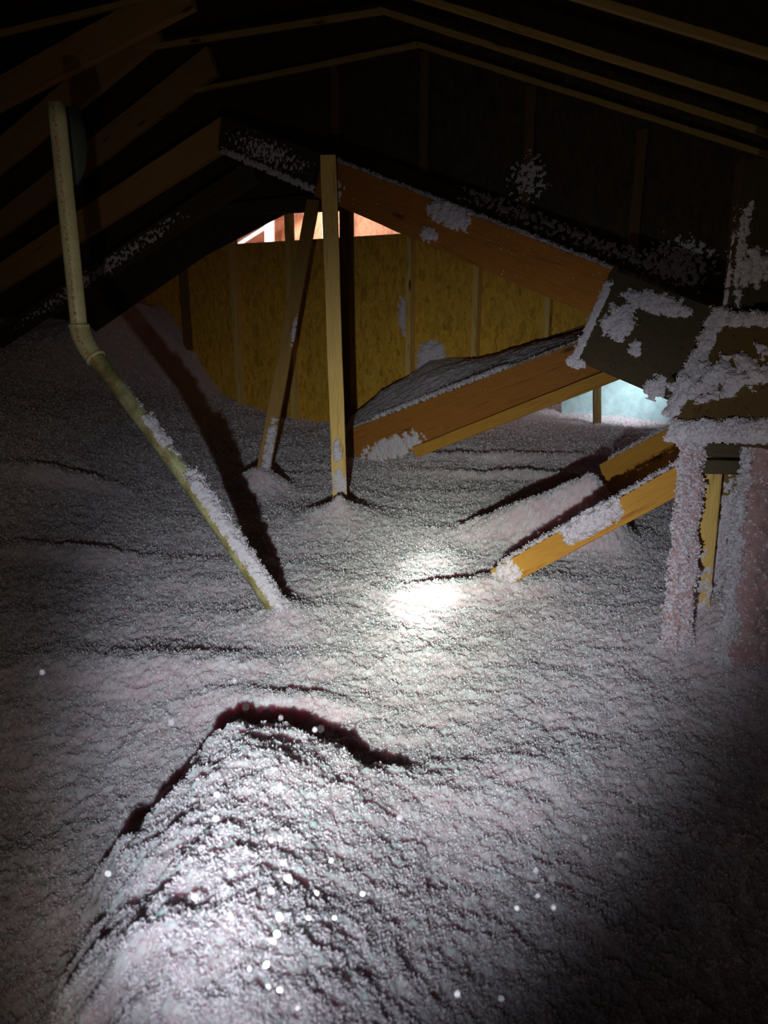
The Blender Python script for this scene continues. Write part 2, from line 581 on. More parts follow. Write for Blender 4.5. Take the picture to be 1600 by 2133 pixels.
def face_axes(bd, which='front'):
    """origin (left-bottom corner), U, V, N of a board face in world space"""
    m = bd.matrix_world if bd.matrix_world != Matrix.Identity(4) else bd.matrix_basis
    m = bd.matrix_basis
    X = Vector((m[0][0], m[1][0], m[2][0])); Y = Vector((m[0][1], m[1][1], m[2][1])); Z = Vector((m[0][2], m[1][2], m[2][2]))
    c = m.translation; L, h, t, s = bd['_L'], bd['_h'], bd['_t'], bd['_s']
    if which == 'front':
        return c - X * L / 2 - Z * h / 2 - Y * s * t / 2, X, Z, -Y * s, L, h
    if which == 'top':
        return c - X * L / 2 + Z * h / 2 - Y * s * t / 2, X, Y * s, Z, L, t


def on_face(bd, which, u0, u1, v0, v1, thick, seed, label, group=None, name='insulation_clump', **kw):
    """pad on a board's face between fractions u0..u1, v0..v1"""
    O, U, V, Nn, L, h = face_axes(bd, which)
    return patch(name, O + U * (u0 * L) + V * (v0 * h), U, V, Nn, (u1 - u0) * L, (v1 - v0) * h, thick, seed, label=label, group=group, **kw)


def dust(bd, which, n, seed, label, size=0.005, power=1.0, urange=(0, 1)):
    """thin scatter of fibres stuck on a board: one uncountable lot"""
    O, U, V, Nn, L, h = face_axes(bd, which)
    rng = np.random.default_rng(seed)
    u = (urange[0] + rng.random(n) ** power * (urange[1] - urange[0])) * L
    v = rng.random(n) * h
    k = gnoise(u / 0.12, v / 0.05, seed) + 0.3 * rng.normal(size=n) > 0.12
    # more along the long edges
    k |= (rng.random(n) < 0.5) & ((v < 0.06 * h) | (v > 0.94 * h))
    u, v = u[k], v[k]
    P = np.array(O)[None] + u[:, None] * np.array(U) + v[:, None] * np.array(V) + np.array(Nn) * 0.001
    fv, ff = flakes(P, np.tile(np.array(Nn), (len(P), 1)), size, seed + 1)
    o = mesh_np('insulation_dust', fv, ff, M_FLAKE, True, None, tuple(P.mean(0)))
    return tag(o, label, 'insulation', None, 'stuff')


# ------------------------------------------------------------------ ground of loose-fill insulation
def bumpg(x, y, cx, cy, sx, sy, a, ang=0.0, p=1.0):
    c, s = math.cos(ang), math.sin(ang)
    dx, dy = x - cx, y - cy
    u, v = dx * c + dy * s, -dx * s + dy * c
    return a * np.exp(-((u / sx) ** 2 + (v / sy) ** 2) ** p)


def sstep(a, b, x):
    t = np.clip((x - a) / (b - a), 0, 1)
    return t * t * (3 - 2 * t)


post_b = PZ(708, 1078, 0.03)
brace_b = PZ(545, 1015, 0.02)
pipe_b = PZ(590, 1275, 0.03)
beam2_b = PZ(1040, 1215, 0.03)
rpost_b = PZ(1460, 1315, 0.03)


def seg_dist(x, y, a, b):
    ax, ay, bx, by = a[0], a[1], b[0], b[1]
    dx, dy = bx - ax, by - ay
    t = np.clip(((x - ax) * dx + (y - ay) * dy) / (dx * dx + dy * dy), 0, 1)
    return np.hypot(x - ax - t * dx, y - ay - t * dy), t


MOUND = [(-.46, 1.66), (-.40, 1.73), (-.32, 1.755), (-.22, 1.73), (-.10, 1.64), (.08, 1.57), (.30, 1.50), (.9, 1.40), (1.3, .1), (-.3, .05), (-.46, .5), (-.53, .87), (-.56, 1.2), (-.50, 1.5)]


def sdf(x, y, poly):
    """signed distance, positive inside"""
    d = np.full(x.shape, 9.0); ins = np.zeros(x.shape, dtype=bool)
    n = len(poly)
    for i in range(n):
        a, b = poly[i], poly[(i + 1) % n]
        dd, _ = seg_dist(x, y, a, b)
        d = np.minimum(d, dd)
        c = (a[1] > y) != (b[1] > y)
        xi = (b[0] - a[0]) * (y - a[1]) / ((b[1] - a[1]) or 1e-9) + a[0]
        ins ^= c & (x < xi)
    return np.where(ins, d, -d)


def ground(x, y):
    z = np.zeros_like(x)
    # foreground mound: a broad shelf with a steep far edge
    wx = x + 0.045 * gnoise(x / 0.2, y / 0.2, 61) + 0.022 * gnoise(x / 0.07, y / 0.07, 62) + 0.010 * gnoise(x / 0.03, y / 0.03, 65)
    wy = y + 0.045 * gnoise(x / 0.2, y / 0.2, 63) + 0.022 * gnoise(x / 0.07, y / 0.07, 64) + 0.010 * gnoise(x / 0.03, y / 0.03, 66)
    sd = sdf(wx, wy, MOUND)
    lift = 0.115 * (1 - sstep(-0.30, 0.15, x)) + 0.018
    z += lift * sstep(-0.05, 0.085, sd)
    z += 0.16 * sstep(1.65, 0.7, y) * sstep(-0.02, 0.35, sd) * (1 - sstep(-0.1, 0.6, x))
    z += 0.05 * sstep(0.0, 0.3, sd) * sstep(0.2, -0.5, x)
    z += bumpg(x, y, 0.15, 1.55, 0.5, 0.16, 0.05, 0.35)
    z += bumpg(x, y, -0.75, 2.2, 0.45, 0.11, 0.05, 0.05)
    z += bumpg(x, y, -0.30, 1.98, 0.22, 0.06, 0.035, -0.15)
    z += bumpg(x, y, -0.95, 1.6, 0.4, 0.3, -0.06)
    # drifts round the feet of the timbers and the pipe
    def cone(b, r, a):
        d = np.hypot(x - b[0], y - b[1])
        return a * np.exp(-d / r)
    z += cone(post_b, 0.16, 0.16) + cone(pipe_b, 0.10, 0.08)
    z += bumpg(x, y, brace_b[0], brace_b[1] - 0.02, 0.16, 0.14, 0.14)
    z += bumpg(x, y, beam2_b[0] - 0.05, beam2_b[1] + 0.02, 0.30, 0.10, 0.06, 0.15)
    z += bumpg(x, y, rpost_b[0] + 0.06, rpost_b[1] - 0.02, 0.22, 0.24, 0.11)
    # drift lying along the second low beam
    a, b = PZ(930, 1110), W(1225, 990, 3.50)
    d, t = seg_dist(x, y, a, b)
    z += (0.02 + 0.31 * t ** 1.1) * np.exp(-(d / (0.10 + 0.07 * t)) ** 2)
    # rises towards the walls
    wx, wy = x - (-1.38), y - 7.35
    along = wx * WD.x + wy * WD.y
    dist = -(wx * GD.x + wy * GD.y)
    z += 0.03 * np.exp(-np.clip(dist, 0, 9) / 0.6)
    z += 0.62 * sstep(-0.10, -1.0, along) * np.exp(-(np.clip(dist, -1, 9) / 1.5) ** 2)
    z += 0.34 * sstep(-1.0, -3.0, x) * sstep(2.2, 5.2, y)
    z += 0.07 * sstep(4.2, 6.6, y) * sstep(0.4, 1.8, x)
    z += 0.15 * sstep(-0.6, -2.2, x) * sstep(1.4, 3.0, y)
    z += 0.12 * sstep(0.9, 1.5, x) * sstep(1.2, 2.0, y) * sstep(3.4, 2.6, y)
    z += bumpg(x, y, -1.75, 4.0, 0.35, 0.10, 0.06, 0.2) + bumpg(x, y, -1.3, 3.1, 0.5, 0.08, 0.035, 0.1)
    # soft furrows behind the big beam
    z += bumpg(x, y, 1.05, 4.75, 0.75, 0.06, 0.05, -0.25) + bumpg(x, y, 0.9, 5.3, 0.8, 0.08, 0.05, -0.2)
    return z


def ground_z(x, y):
    xx, yy = np.array([float(x)]), np.array([float(y)])
    return float((ground(xx, yy) + fluff_noise(xx, yy))[0])


fi = np.concatenate([np.linspace(-110, -44, 60)[:-1], np.linspace(-44, 44, 1320), np.linspace(44, 110, 60)[1:]]) * math.pi / 180
rr = [0.12]
while rr[-1] < 11.0:
    r_ = rr[-1]
    rr.append(r_ + 0.0014 + 0.00135 * r_ ** 1.25)
rr = np.array(rr)
RR, FI = np.meshgrid(rr, fi, indexing='ij')
GX, GY = RR * np.sin(FI), RR * np.cos(FI)
GX = GX + 0.0; GY = GY - 0.0
fn = fluff_noise(GX, GY)
jx = 0.006 * gnoise(GX / 0.02, GY / 0.02, 51); jy = 0.006 * gnoise(GX / 0.02, GY / 0.02, 52)
GZ = ground(GX, GY) + fn
idx = np.arange(RR.size).reshape(RR.shape)
gf = np.stack([idx[:-1, :-1], idx[:-1, 1:], idx[1:, 1:], idx[1:, :-1]], -1).reshape(-1, 4)
gv = np.stack([GX + jx, GY + jy, GZ], -1).reshape(-1, 3)
# keep the ground inside the house
gcx, gcy = GX.ravel()[gf].mean(1), GY.ravel()[gf].mean(1)
gf = gf[(gcx > -4.3) & (gcx < 4.2) & (gcy > -1.0)]
g_o = mesh_np('loose_fill_insulation', gv, gf, M_INS, True)
tag(g_o, 'deep pinkish-white loose-fill insulation blanketing the whole attic floor in drifts and mounds', 'insulation', None, 'stuff')
# loose tufts lying over it
rng = np.random.default_rng(3)
nfl = 780000
ra = 0.35 * (7.5 / 0.35) ** (rng.random(nfl) ** 0.92)
fa = rng.uniform(-44, 44, nfl) * math.pi / 180
fx, fy = ra * np.sin(fa), ra * np.cos(fa)
keep = gnoise(fx / 0.035, fy / 0.035, 1 + 6) + 0.5 * gnoise(fx / 0.014, fy / 0.014, 12) + 0.25 * rng.normal(size=nfl) < 0.35
fx, fy, ra = fx[keep], fy[keep], ra[keep]
fz = ground(fx, fy) + fluff_noise(fx, fy) + 0.001
fv, ff = flakes(np.stack([fx, fy, fz], -1), np.tile([0, 0, 1.0], (len(fx), 1)), 0.0058 * np.maximum(1.0, ra / 2.0) ** 0.9, 5, (0.2, 0.55), 0.9)
fo = mesh_np('insulation_tufts', fv, ff, M_FLAKE, True)
tag(fo, 'fine white fibre tufts scattered all over the top of the loose-fill insulation', 'insulation', None, 'stuff')

# ------------------------------------------------------------------ floor under the insulation, outer shell
fl = slab('floor', [Vector((-4.4, -1.1, -0.30)), Vector((4.3, -1.1, -0.30)), Vector((4.3, 10, -0.30)), Vector((-4.4, 10, -0.30))], 0.02, M_DRYWALL, Vector((0, 0, -1)))
tag(fl, kind='structure')

# gable wall of OSB, 24 in stud bays, running along WD
W0 = Vector((-1.38, 7.35, 0))


def wallp(px, py):
    return on_plane(px, py, W0, GD)


wp = [wallp(150, 700), wallp(150, 980), wallp(700, 960), wallp(742, 905), wallp(1330, 650), wallp(1330, 560), wallp(1060, 470), wallp(862, 485), wallp(475, 509), wallp(395, 545), wallp(200, 660)]
wb = slab('wall_back', wp, 0.011, M_OSB, GD)
tag(wb, kind='structure')
stud_group = 'studs of the board-sheathed gable wall'
for k, (pa, pb, lab) in enumerate([
        ((386, 540), (405, 860), 'dim wall stud at the far left edge of the board wall'),
        ((490, 484), (515, 905), 'wall stud reaching up into the left end of the bright opening'),
        ((608, 440), (622, 900), 'wall stud passing behind the leaning brace'),
        ((728, 432), (733, 925), 'dark wall stud close to the right side of the tall post'),
        ((862, 440), (858, 815), 'wall stud just right of the bright opening, above the insulation drift'),
        ((1002, 500), (992, 775), 'wall stud in the middle of the board wall under the slanting rafter'),
        ((1150, 580), (1146, 725), 'short wall stud nearest the weathered plywood gusset')]):
    off = GD * -0.040
    a, b_ = wallp(*pa) + off, wallp(*pb) + off
    b_.x, b_.y = a.x, a.y
    if k == 3:
        st = board('wall_stud', a - GD * 0.05, b_ - GD * 0.05, 0.09, 0.089, M_WOOD_D, lab, 'stud', stud_group, up=WD, anchor='mid')
    else:
        st = board('wall_stud', a - GD * 0.045, b_ - GD * 0.045, 0.046, 0.085, M_WOOD_D if k < 1 else M_WOOD_Y, lab, 'stud', stud_group, up=WD, anchor='mid')

# ------------------------------------------------------------------ upper dark gable wall above the slanting rafter
U0 = W(890, 300, 5.35)


def up_p(px, py):
    return on_plane(px, py, U0, GD)


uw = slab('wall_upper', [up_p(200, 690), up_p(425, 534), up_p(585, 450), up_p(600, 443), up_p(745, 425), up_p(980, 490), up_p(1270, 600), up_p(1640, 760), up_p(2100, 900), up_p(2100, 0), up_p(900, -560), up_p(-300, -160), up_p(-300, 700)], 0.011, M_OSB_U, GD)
tag(uw, kind='structure')
for pa, pb, lab in [((702, 120), (704, 300), 'faint stud of the dark upper wall directly above the tall post'),
                    ((890, 110), (890, 360), 'faint tall stud of the dark upper wall right of the ridge'),
                    ((1112, 180), (1108, 450), 'faint stud in the middle of the dark upper wall with dust on it'),
                    ((1342, 270), (1330, 530), 'rightmost faint stud of the dark upper wall')]:
    a, b_ = up_p(*pa) - GD * 0.04, up_p(*pb) - GD * 0.04
    b_.x, b_.y = a.x, a.y
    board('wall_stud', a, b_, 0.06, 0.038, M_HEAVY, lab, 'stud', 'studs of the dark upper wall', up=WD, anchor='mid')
board('sloping_plate', up_p(690, 282) - GD * 0.045, up_p(1600, 660) - GD * 0.045, 0.12, 0.038, M_PLY,
      'dark sloping bottom plate of the upper wall just above the slanting rafter', 'beam')

# ------------------------------------------------------------------ roof trusses overhead
def truss_plane(px, py, Y):
    p0 = W(px, py, Y)
    return lambda a, b: on_plane(a, b, p0, GD)


T3 = truss_plane(865, 97, 5.03)
T2 = truss_plane(785, 30, 4.50)
T1 = truss_plane(700, -60, 3.97)
T0 = truss_plane(600, -190, 3.44)
right_arms = [(T3, (868, 97), (1590, 326), 0.045, 'truss chord sloping right along the top of the dark upper wall, lowest of the four'),
              (T2, (785, 25), (1660, 305), 0.040, 'second lowest truss chord sloping down to the right'),
              (T1, (830, -12), (1680, 258), 0.040, 'third truss chord from below sloping down to the right'),
              (T0, (1100, -30), (1700, 152), 0.045, 'nearest truss chord crossing the top right corner')]
for T, a, b_, h, lab in right_arms:
    b_ = (a[0] + (b_[0] - a[0]) * 1.4, a[1] + (b_[1] - a[1]) * 1.4)
    board('truss_chord', T(*a), T(*b_), 0.028, 0.034, M_CHORD, lab, 'beam', 'truss chords sloping right', anchor='bottom')
left_arms = [(T3, (300, 214), (868, 97), 'thin lit truss chord rising from the left to the peak above the dark upper wall'),
             (T2, (170, 124), (790, 28), 'thin lit truss chord rising from the left, just above the other'),
             (T1, (-40, 82), (300, 2), 'faint nearest truss chord in the top left corner')]
for T, a, b_, lab in left_arms:
    board('truss_chord', T(*a), T(*b_), 0.028, 0.034, M_CHORD, lab, 'beam', 'truss chords sloping left', anchor='bottom')
# steeper rafters of the left slope
TL4 = truss_plane(460, 242, 5.3)
rafters = [(T1, (-60, 190), (385, -60), 0.17, 'dim wide rafter nearest the top left corner'),
           (T2, (-60, 335), (310, 15), 0.20, 'dim wide rafter above the top of the cream pipe'),
           (T3, (-60, 485), (430, 95), 0.19, 'dim wide rafter passing behind the upper half of the cream pipe'),
           (TL4, (-80, 600), (460, 242), 0.19, 'dim wide rafter ending at the small dark peak left of the tall post')]
for T, a, b_, h, lab in rafters:
    board('rafter', T(*a), T(*b_), h, 0.045, M_RAFT, lab, 'beam', 'wide rafters of the left roof slope')
low_raf = board('rafter', TL4(-40, 708), TL4(520, 330), 0.14, 0.045, M_PLY, 'lowest dim dusty rafter above the left drift of insulation', 'beam', 'wide rafters of the left roof slope')

# roof deck: both slopes, just above the trusses
dk = bmesh.new()
rid_a, rid_b = Vector((-3.6, -1.4, 3.25)), Vector((2.6, 9.6, 3.25))
ee = [(-3.9, 0.55), (3.9, 0.75)]
vs = []
for rp_ in (rid_a, rid_b):
    for off, z in ((-8.0, 0.9), (0, 4.1), (5.8, 0.05)):
        for dz in (0, 0.02):
            vs.append(dk.verts.new((rp_.x + WD.x * off, rp_.y + WD.y * off, z + dz)))
for lo, hi in ((0, 2), (2, 4)):
    for dz in (0, 1):
        dk.faces.new([vs[lo + dz], vs[hi + dz], vs[6 + hi + dz], vs[6 + lo + dz]])
for q in ((0, 1, 7, 6), (4, 5, 11, 10)):
    dk.faces.new([vs[i] for i in q])
dk.faces.new([vs[0], vs[1], vs[3], vs[2]]); dk.faces.new([vs[2], vs[3], vs[5], vs[4]])
dk.faces.new([vs[6], vs[7], vs[9], vs[8]]); dk.faces.new([vs[8], vs[9], vs[11], vs[10]])
bmesh.ops.recalc_face_normals(dk, faces=dk.faces)
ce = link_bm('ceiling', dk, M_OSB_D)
tag(ce, kind='structure')

# ------------------------------------------------------------------ slanting rafter over the wall, and the header
sl_a, sl_b = W(672, 325, 4.35), W(1420, 618, 3.05)
ridge_b = board('dusty_rafter', W(460, 240, 5.25), W(685, 325, 4.42), 0.20, 0.038, M_PLY,  # left run of the slanting rafter; its dark colour stands in for shade
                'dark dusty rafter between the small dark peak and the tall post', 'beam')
slant = board('slanting_rafter', sl_a, sl_b, 0.20, 0.038, M_WOOD_R,
              'wide reddish rafter slanting down right behind the tall post to the plywood gusset', 'beam')
h_y = lambda px: 5.9 - (px - 400) * 0.0016
hdr = slab('header', [W(p[0], p[1], h_y(p[0])) for p in ((395, 432), (745, 396), (745, 437), (600, 443), (470, 447), (400, 462))], 0.04, M_PLY)
tag(hdr, 'dark level header board over the bright opening', 'board')

# ------------------------------------------------------------------ tall post and leaning brace
pt_top, pt_bot = W(683, 322, 4.12), Vector((post_b.x - 0.005, 4.0, -0.25))
post = board('tall_post', pt_bot, pt_top, 0.078, 0.038, M_WOOD_Y,
             'tall yellowish upright post in the middle standing in a cone of insulation', 'post', up=Vector((1, 0, 0)), anchor='mid')
br_b, br_t = PZ(536, 1045, -0.05), W(652, 415, 5.35)
brace = board('leaning_brace', br_b, br_t, 0.082, 0.038, M_BRACE,
              'leaning timber brace left of the tall post with its foot in a small mound', 'brace', up=Vector((1, 0, 0)), anchor='mid')

# ------------------------------------------------------------------ big low beam, right of the post
bb = board('large_low_beam', W(722, 897, 5.45), W(1330, 664, 4.45), 0.285, 0.075, M_WOOD_R,
           'large orange beam rising right out of the insulation, crusted with fluff along its top', 'beam', roll=-0.0)
bb2 = board('bottom_plank', W(858, 932, 5.10), W(1330, 745, 4.34), 0.075, 0.10, M_WOOD,
            'narrow brighter plank along the underside of the large orange beam', 'beam')
rail = board('thin_rail', W(730, 900, 5.52), W(870, 852, 5.35), 0.09, 0.03, M_WOOD_Y,
             'short yellowish rail behind the lower left end of the large orange beam', 'beam')
deck_a, deck_b = W(742, 890, 5.25), W(1290, 690, 3.75)
lab_sill = board('sloping_sill', wallp(1000, 755) - GD * 0.10, wallp(1250, 668) - GD * 0.10, 0.10, 0.05, M_WOOD_D,
                 'thin dusty sill sloping up along the foot of the board wall to the plywood gusset', 'beam')

# ------------------------------------------------------------------ drift behind the beam (lies on the sloping deck up to the wall)
nA, nB = 420, 120
A = [W(722, 893, 5.50), W(1335, 668, 4.50)]
B = [wallp(738, 878) - GD * 0.01, wallp(800, 812), wallp(866, 775), wallp(900, 748), wallp(950, 746), wallp(1010, 748), wallp(1240, 690), wallp(1330, 655)]
tA = np.linspace(0, 1, nA + 1)
a0, a1 = np.array(A[0]), np.array(A[1])
PA = a0 + (a1 - a0) * tA[:, None]
bt = np.array([0, 0.11, 0.22, 0.28, 0.36, 0.5, 0.86, 1.0])
Bn = np.array([list(q) for q in B])
PB = np.stack([np.interp(tA, bt, Bn[:, i]) for i in range(3)], -1)
s_ = np.linspace(0, 1, nB + 1)[None, :, None]
PP = PA[:, None] * (1 - s_) + PB[:, None] * s_
X_, Y_ = PP[..., 0], PP[..., 1]
PP[..., 2] += fluff_noise(X_, Y_, None, 30) * 0.9 + 0.05 * np.sin(s_[..., 0] * math.pi)
# real depth: a closed pad, 5 cm thick
PL = PP.copy(); PL[..., 2] -= 0.05
ix = np.arange((nA + 1) * (nB + 1)).reshape(nA + 1, nB + 1)
q = np.stack([ix[:-1, :-1], ix[1:, :-1], ix[1:, 1:], ix[:-1, 1:]], -1).reshape(-1, 4)
n0 = ix.size
sidei = [np.stack([ix[:-1, 0], ix[1:, 0], ix[1:, 0] + n0, ix[:-1, 0] + n0], -1)]
dr = mesh_np('insulation_drift', np.concatenate([PP.reshape(-1, 3), PL.reshape(-1, 3)]), np.concatenate([q, q[:, ::-1] + n0] + sidei), M_INS, True)
tag(dr, 'pale insulation drift banked against the foot of the board wall behind the large orange beam', 'insulation', None, 'stuff')

# ------------------------------------------------------------------ small low beams lower right
lb2 = board('low_brace', W(1020, 1188, 2.92), W(1450, 948, 2.42), 0.089, 0.038, M_WOOD,
            'clean orange two-by-four rising right out of the lit insulation to the coated post', 'brace')
lb1 = board('low_brace', W(1248, 968, 3.75), W(1440, 866, 3.25), 0.15, 0.038, M_WOOD,
            'half shaded brace just behind and above the clean orange two-by-four', 'brace')

# ------------------------------------------------------------------ gusset and heavy timbers right
gp = [W(1274, 560, 2.95), W(1193, 748, 2.95), W(1430, 850, 2.62), W(1520, 655, 2.62)]
gp = flat4(gp)
gus = slab('plywood_gusset', gp, 0.10, M_PLY)
tag(gus, 'dark weathered plywood gusset tilted at the right end of the slanting rafter with white clumps', 'board')
hp = [W(1500, 655, 2.42), W(1385, 862, 2.42), W(1490, 905, 2.34), W(1700, 925, 2.15), W(1700, 640, 2.15)]
hp = flat4(hp)
hb = slab('heavy_timber', hp, 0.12, M_HEAVY)
tag(hb, 'heavy timber at the right edge, brown and heaped with white insulation', 'beam')
up_post = board('upright_timber', W(1595, 330, 2.5), W(1560, 690, 2.44), 0.14, 0.05, M_PLY,
                'dark upright timber at the right edge above the heavy timber, dusted along its left side', 'post', up=Vector((1, 0, 0)), anchor='mid')

# right posts
rp1 = board('short_post', W(1487, 925, 2.36), Vector((rpost_b.x + 0.0, rpost_b.y + 0.02, -0.2)), 0.075, 0.038, M_WOOD_Y,
            'yellow post under the heavy timber, its face clean between two fluffy coatings', 'post', up=Vector((1, 0, 0)), anchor='mid')
rp2 = board('short_post', W(1530, 930, 2.44), Vector((rpost_b.x + 0.09, rpost_b.y + 0.12, -0.2)), 0.07, 0.038, M_WOOD_D,
            'browner post tight behind the right side of the yellow post', 'post', up=Vector((1, 0, 0)), anchor='mid')
blk1 = board('packing_block', W(1470, 922, 2.32), W(1566, 925, 2.30), 0.045, 0.07, M_PLY, 'upper dark packing block on top of the yellow post', 'block')
blk2 = board('packing_block', W(1466, 958, 2.325), W(1552, 960, 2.30), 0.045, 0.07, M_PLY, 'lower dark packing block on top of the yellow post', 'block')

# ------------------------------------------------------------------ pink-white coated batts, as columns of fibre
def column(name, top, bot, w, d, seed, label, mat, nfl=16000, taper=1.0, wob=0.012):
    top, bot = np.array(top), np.array(bot)
    L = np.linalg.norm(bot - top)
    nu, nv = int(L / 0.005), 72
    u = np.linspace(0, 1, nu + 1); th = np.linspace(0, 2 * math.pi, nv, endpoint=False)
    U, TH = np.meshgrid(u, th, indexing='ij')
    ce, se = np.cos(TH), np.sin(TH)
    # rounded rectangle section
    k = 1 / (np.abs(ce) ** 5 + np.abs(se) ** 5) ** 0.2
    nx = wob * gnoise(U * L / 0.07, TH * 2.0 + seed, seed) + 0.010 * gnoise(U * L / 0.022, TH * 6.0, seed + 1) + 0.006 * gnoise(U * L / 0.009, TH * 14.0, seed + 2)
    sc = (1 + (taper - 1) * U ** 2)
    rx = (w / 2 * sc + nx) * k; ry = (d / 2 * sc + nx) * k
    P = top + (bot - top) * U[..., None]
    P = P + np.stack([rx * ce, ry * se, np.zeros_like(ce)], -1)
    ix = np.arange(U.size).reshape(U.shape)
    f = np.stack([ix[:-1], np.roll(ix, -1, 1)[:-1], np.roll(ix, -1, 1)[1:], ix[1:]], -1).reshape(-1, 4)
    v = P.reshape(-1, 3)
    # top cap
    cap = np.stack([np.full(nv // 2, ix[0, 0]), ix[0, 0:nv - 1:2], ix[0, 1:nv:2], np.roll(ix[0, 0:nv:2], -1)], -1)[1:]
    f = np.concatenate([f, cap])
    rng = np.random.default_rng(seed)
    s = rng.integers(0, len(v), nfl)
    nn = np.stack([ce.ravel()[s], se.ravel()[s], 0 * s], -1)
    keep = gnoise(U.ravel()[s] * L / 0.09, TH.ravel()[s] * 1.5, seed + 7) + 0.4 * rng.normal(size=nfl) > -0.35
    s, nn = s[keep], nn[keep]
    fv, ff = flakes(v[s], nn, 0.010, seed + 3)
    c = (top + bot) / 2
    o = mesh_np(name, v, f, mat, True, None, tuple(c))
    fo_ = mesh_np('fibre_tufts', fv - c, ff, M_FLAKE, True, o)
    fo_['kind'] = 'stuff'
    tag(o, label, 'insulation')
    return o


column('insulation_batt', W(1446, 895, 2.34), Vector((W(1412, 1400, 2.25).x, 2.28, -0.06)), 0.052, 0.05, 11,
       'narrow pink batt strip furred with white fibre left of the yellow post', M_PINK, 26000, 1.5)
column('insulation_batt', W(1564, 930, 2.27), Vector((W(1530, 1480, 2.05).x, 2.14, -0.02)), 0.030, 0.04, 21,
       'slim white furred strip of batt right of the yellow post', M_INS, 14000, 1.7)
column('insulation_batt', W(1625, 915, 2.25), Vector((W(1590, 1420, 2.1).x, 2.15, -0.05)), 0.17, 0.10, 31,
       'dull pink batt standing upright at the right edge', M_PINK, 9000, 1.2)

# ------------------------------------------------------------------ cream pipe with elbow
def tube(name, pts, rad, mat, nseg=40, label=None):
    pts = [Vector(p) for p in pts]
    n = len(pts)
    verts, uv = [], []
    tang = []
    for i in range(n):
        t = (pts[min(i + 1, n - 1)] - pts[max(i - 1, 0)]).normalized(); tang.append(t)
    side = Vector((0, -1, 0))
    lens = [0]
    for i in range(1, n): lens.append(lens[-1] + (pts[i] - pts[i - 1]).length)
    for i in range(n):
        t = tang[i]
        s1 = (side - t * side.dot(t)).normalized(); s2 = t.cross(s1)
        r = rad[i] if isinstance(rad, (list, tuple)) else rad
        for k in range(nseg):
            a = 2 * math.pi * k / nseg + math.pi
            verts.append(pts[i] + (s1 * math.cos(a) + s2 * math.sin(a)) * r)
    faces = []
    for i in range(n - 1):
        for k in range(nseg):
            k2 = (k + 1) % nseg
            faces.append((i * nseg + k, i * nseg + k2, (i + 1) * nseg + k2, (i + 1) * nseg + k))
    o = mesh_np(name, np.array([list(v) for v in verts]), np.array(faces), mat, True)
    uvl = o.data.uv_layers.new(name='UVMap')
    arr = []
    for i in range(n - 1):
        for k in range(nseg):
            for (ii, kk) in ((i, k), (i, k + 1), (i + 1, k + 1), (i + 1, k)):
                arr += [kk / nseg, lens[ii]]
    uvl.data.foreach_set('uv', arr)
    # close the ends
    bm = bmesh.new(); bm.from_mesh(o.data)
    bmesh.ops.holes_fill(bm, edges=[e for e in bm.edges if e.is_boundary], sides=0)
    bm.to_mesh(o.data); bm.free()
    return o


p_top, p_el = W(117, 215, 2.93), W(166, 694, 2.90)
p_end = pipe_b + Vector((0.05, -0.03, -0.10))
p_el2 = W(186, 728, 2.88)
root = bpy.data.objects.new('drain_pipe', None)
COL.objects.link(root); root.location = tuple(pipe_b)
tag(root, 'cream plastic pipe coming down at left, bending, then slanting into the insulation', 'pipe')


def parented(o):
    o.parent = root
    o.matrix_parent_inverse = Matrix.Translation(-Vector(root.location))
    return o


def lerp_pts(a, b, n): return [a.lerp(b, i / n) for i in range(n + 1)]
up_pipe = parented(tube('upper_pipe', lerp_pts(p_top, p_el, 12), 0.0295, M_PVC))
lo_dir = (p_end - p_el2).normalized()
lp = []
for i in range(31):
    t = i / 30
    q_ = p_el2.lerp(p_end, t) + Vector((0.0, 0.0, 0.028 * math.sin(math.pi * t)))
    lp.append(q_)
low_pipe = parented(tube('lower_pipe', lp, 0.0300, M_PVC_DIRTY))
low_pipe['label'] = 'dirty greenish lower length'
el = []
c0, c1, c2 = p_el + (p_top - p_el).normalized() * 0.025, W(172, 716, 2.89), p_el2 + (lp[1] - lp[0]).normalized() * 0.04
for i in range(17):
    t = i / 16
    el.append(c0 * (1 - t) ** 2 + c1 * 2 * t * (1 - t) + c2 * t * t)
parented(tube('elbow', el, [0.0355] * 17, M_PVC))
for p, d_ in ((c0, (p_top - p_el).normalized()), (c2, -(lp[1] - lp[0]).normalized())):
    parented(tube('collar', [p - d_ * 0.004, p + d_ * 0.004, p + d_ * 0.009], [0.0378, 0.0378, 0.0355], M_PVC))

# sleeve behind the upper pipe
sv = tube('roof_sleeve', [W(148, 225, 3.15), W(152, 270, 3.15), W(154, 310, 3.15), W(152, 345, 3.15), W(146, 380, 3.15)], [0.03, 0.043, 0.048, 0.044, 0.03], M_DUCT)
tag(sv, 'dark green-grey sleeve hanging just right of the top of the cream pipe', 'sleeve')

# fluff lying on the lower pipe
def pipe_fluff(t0, t1, thick, w, seed, label, thr=0.0, side=0.6):
    a, b_ = p_el2.lerp(p_end, t0) + Vector((0, 0, 0.028 * math.sin(math.pi * t0))), p_el2.lerp(p_end, t1) + Vector((0, 0, 0.028 * math.sin(math.pi * t1)))
    x = (b_ - a).normalized()
    nn = (Vector((side, -0.35, 1.0))); nn = (nn - x * nn.dot(x)).normalized()
    v = nn.cross(x).normalized()
    O = a + nn * 0.022 - v * (w / 2)
    return patch('insulation_clump', O, x, v, nn, (b_ - a).length, w, thick, seed, thr=thr, shape='strip', edge=0.62, label=label,
                 group='insulation clumps lying on the cream pipe')


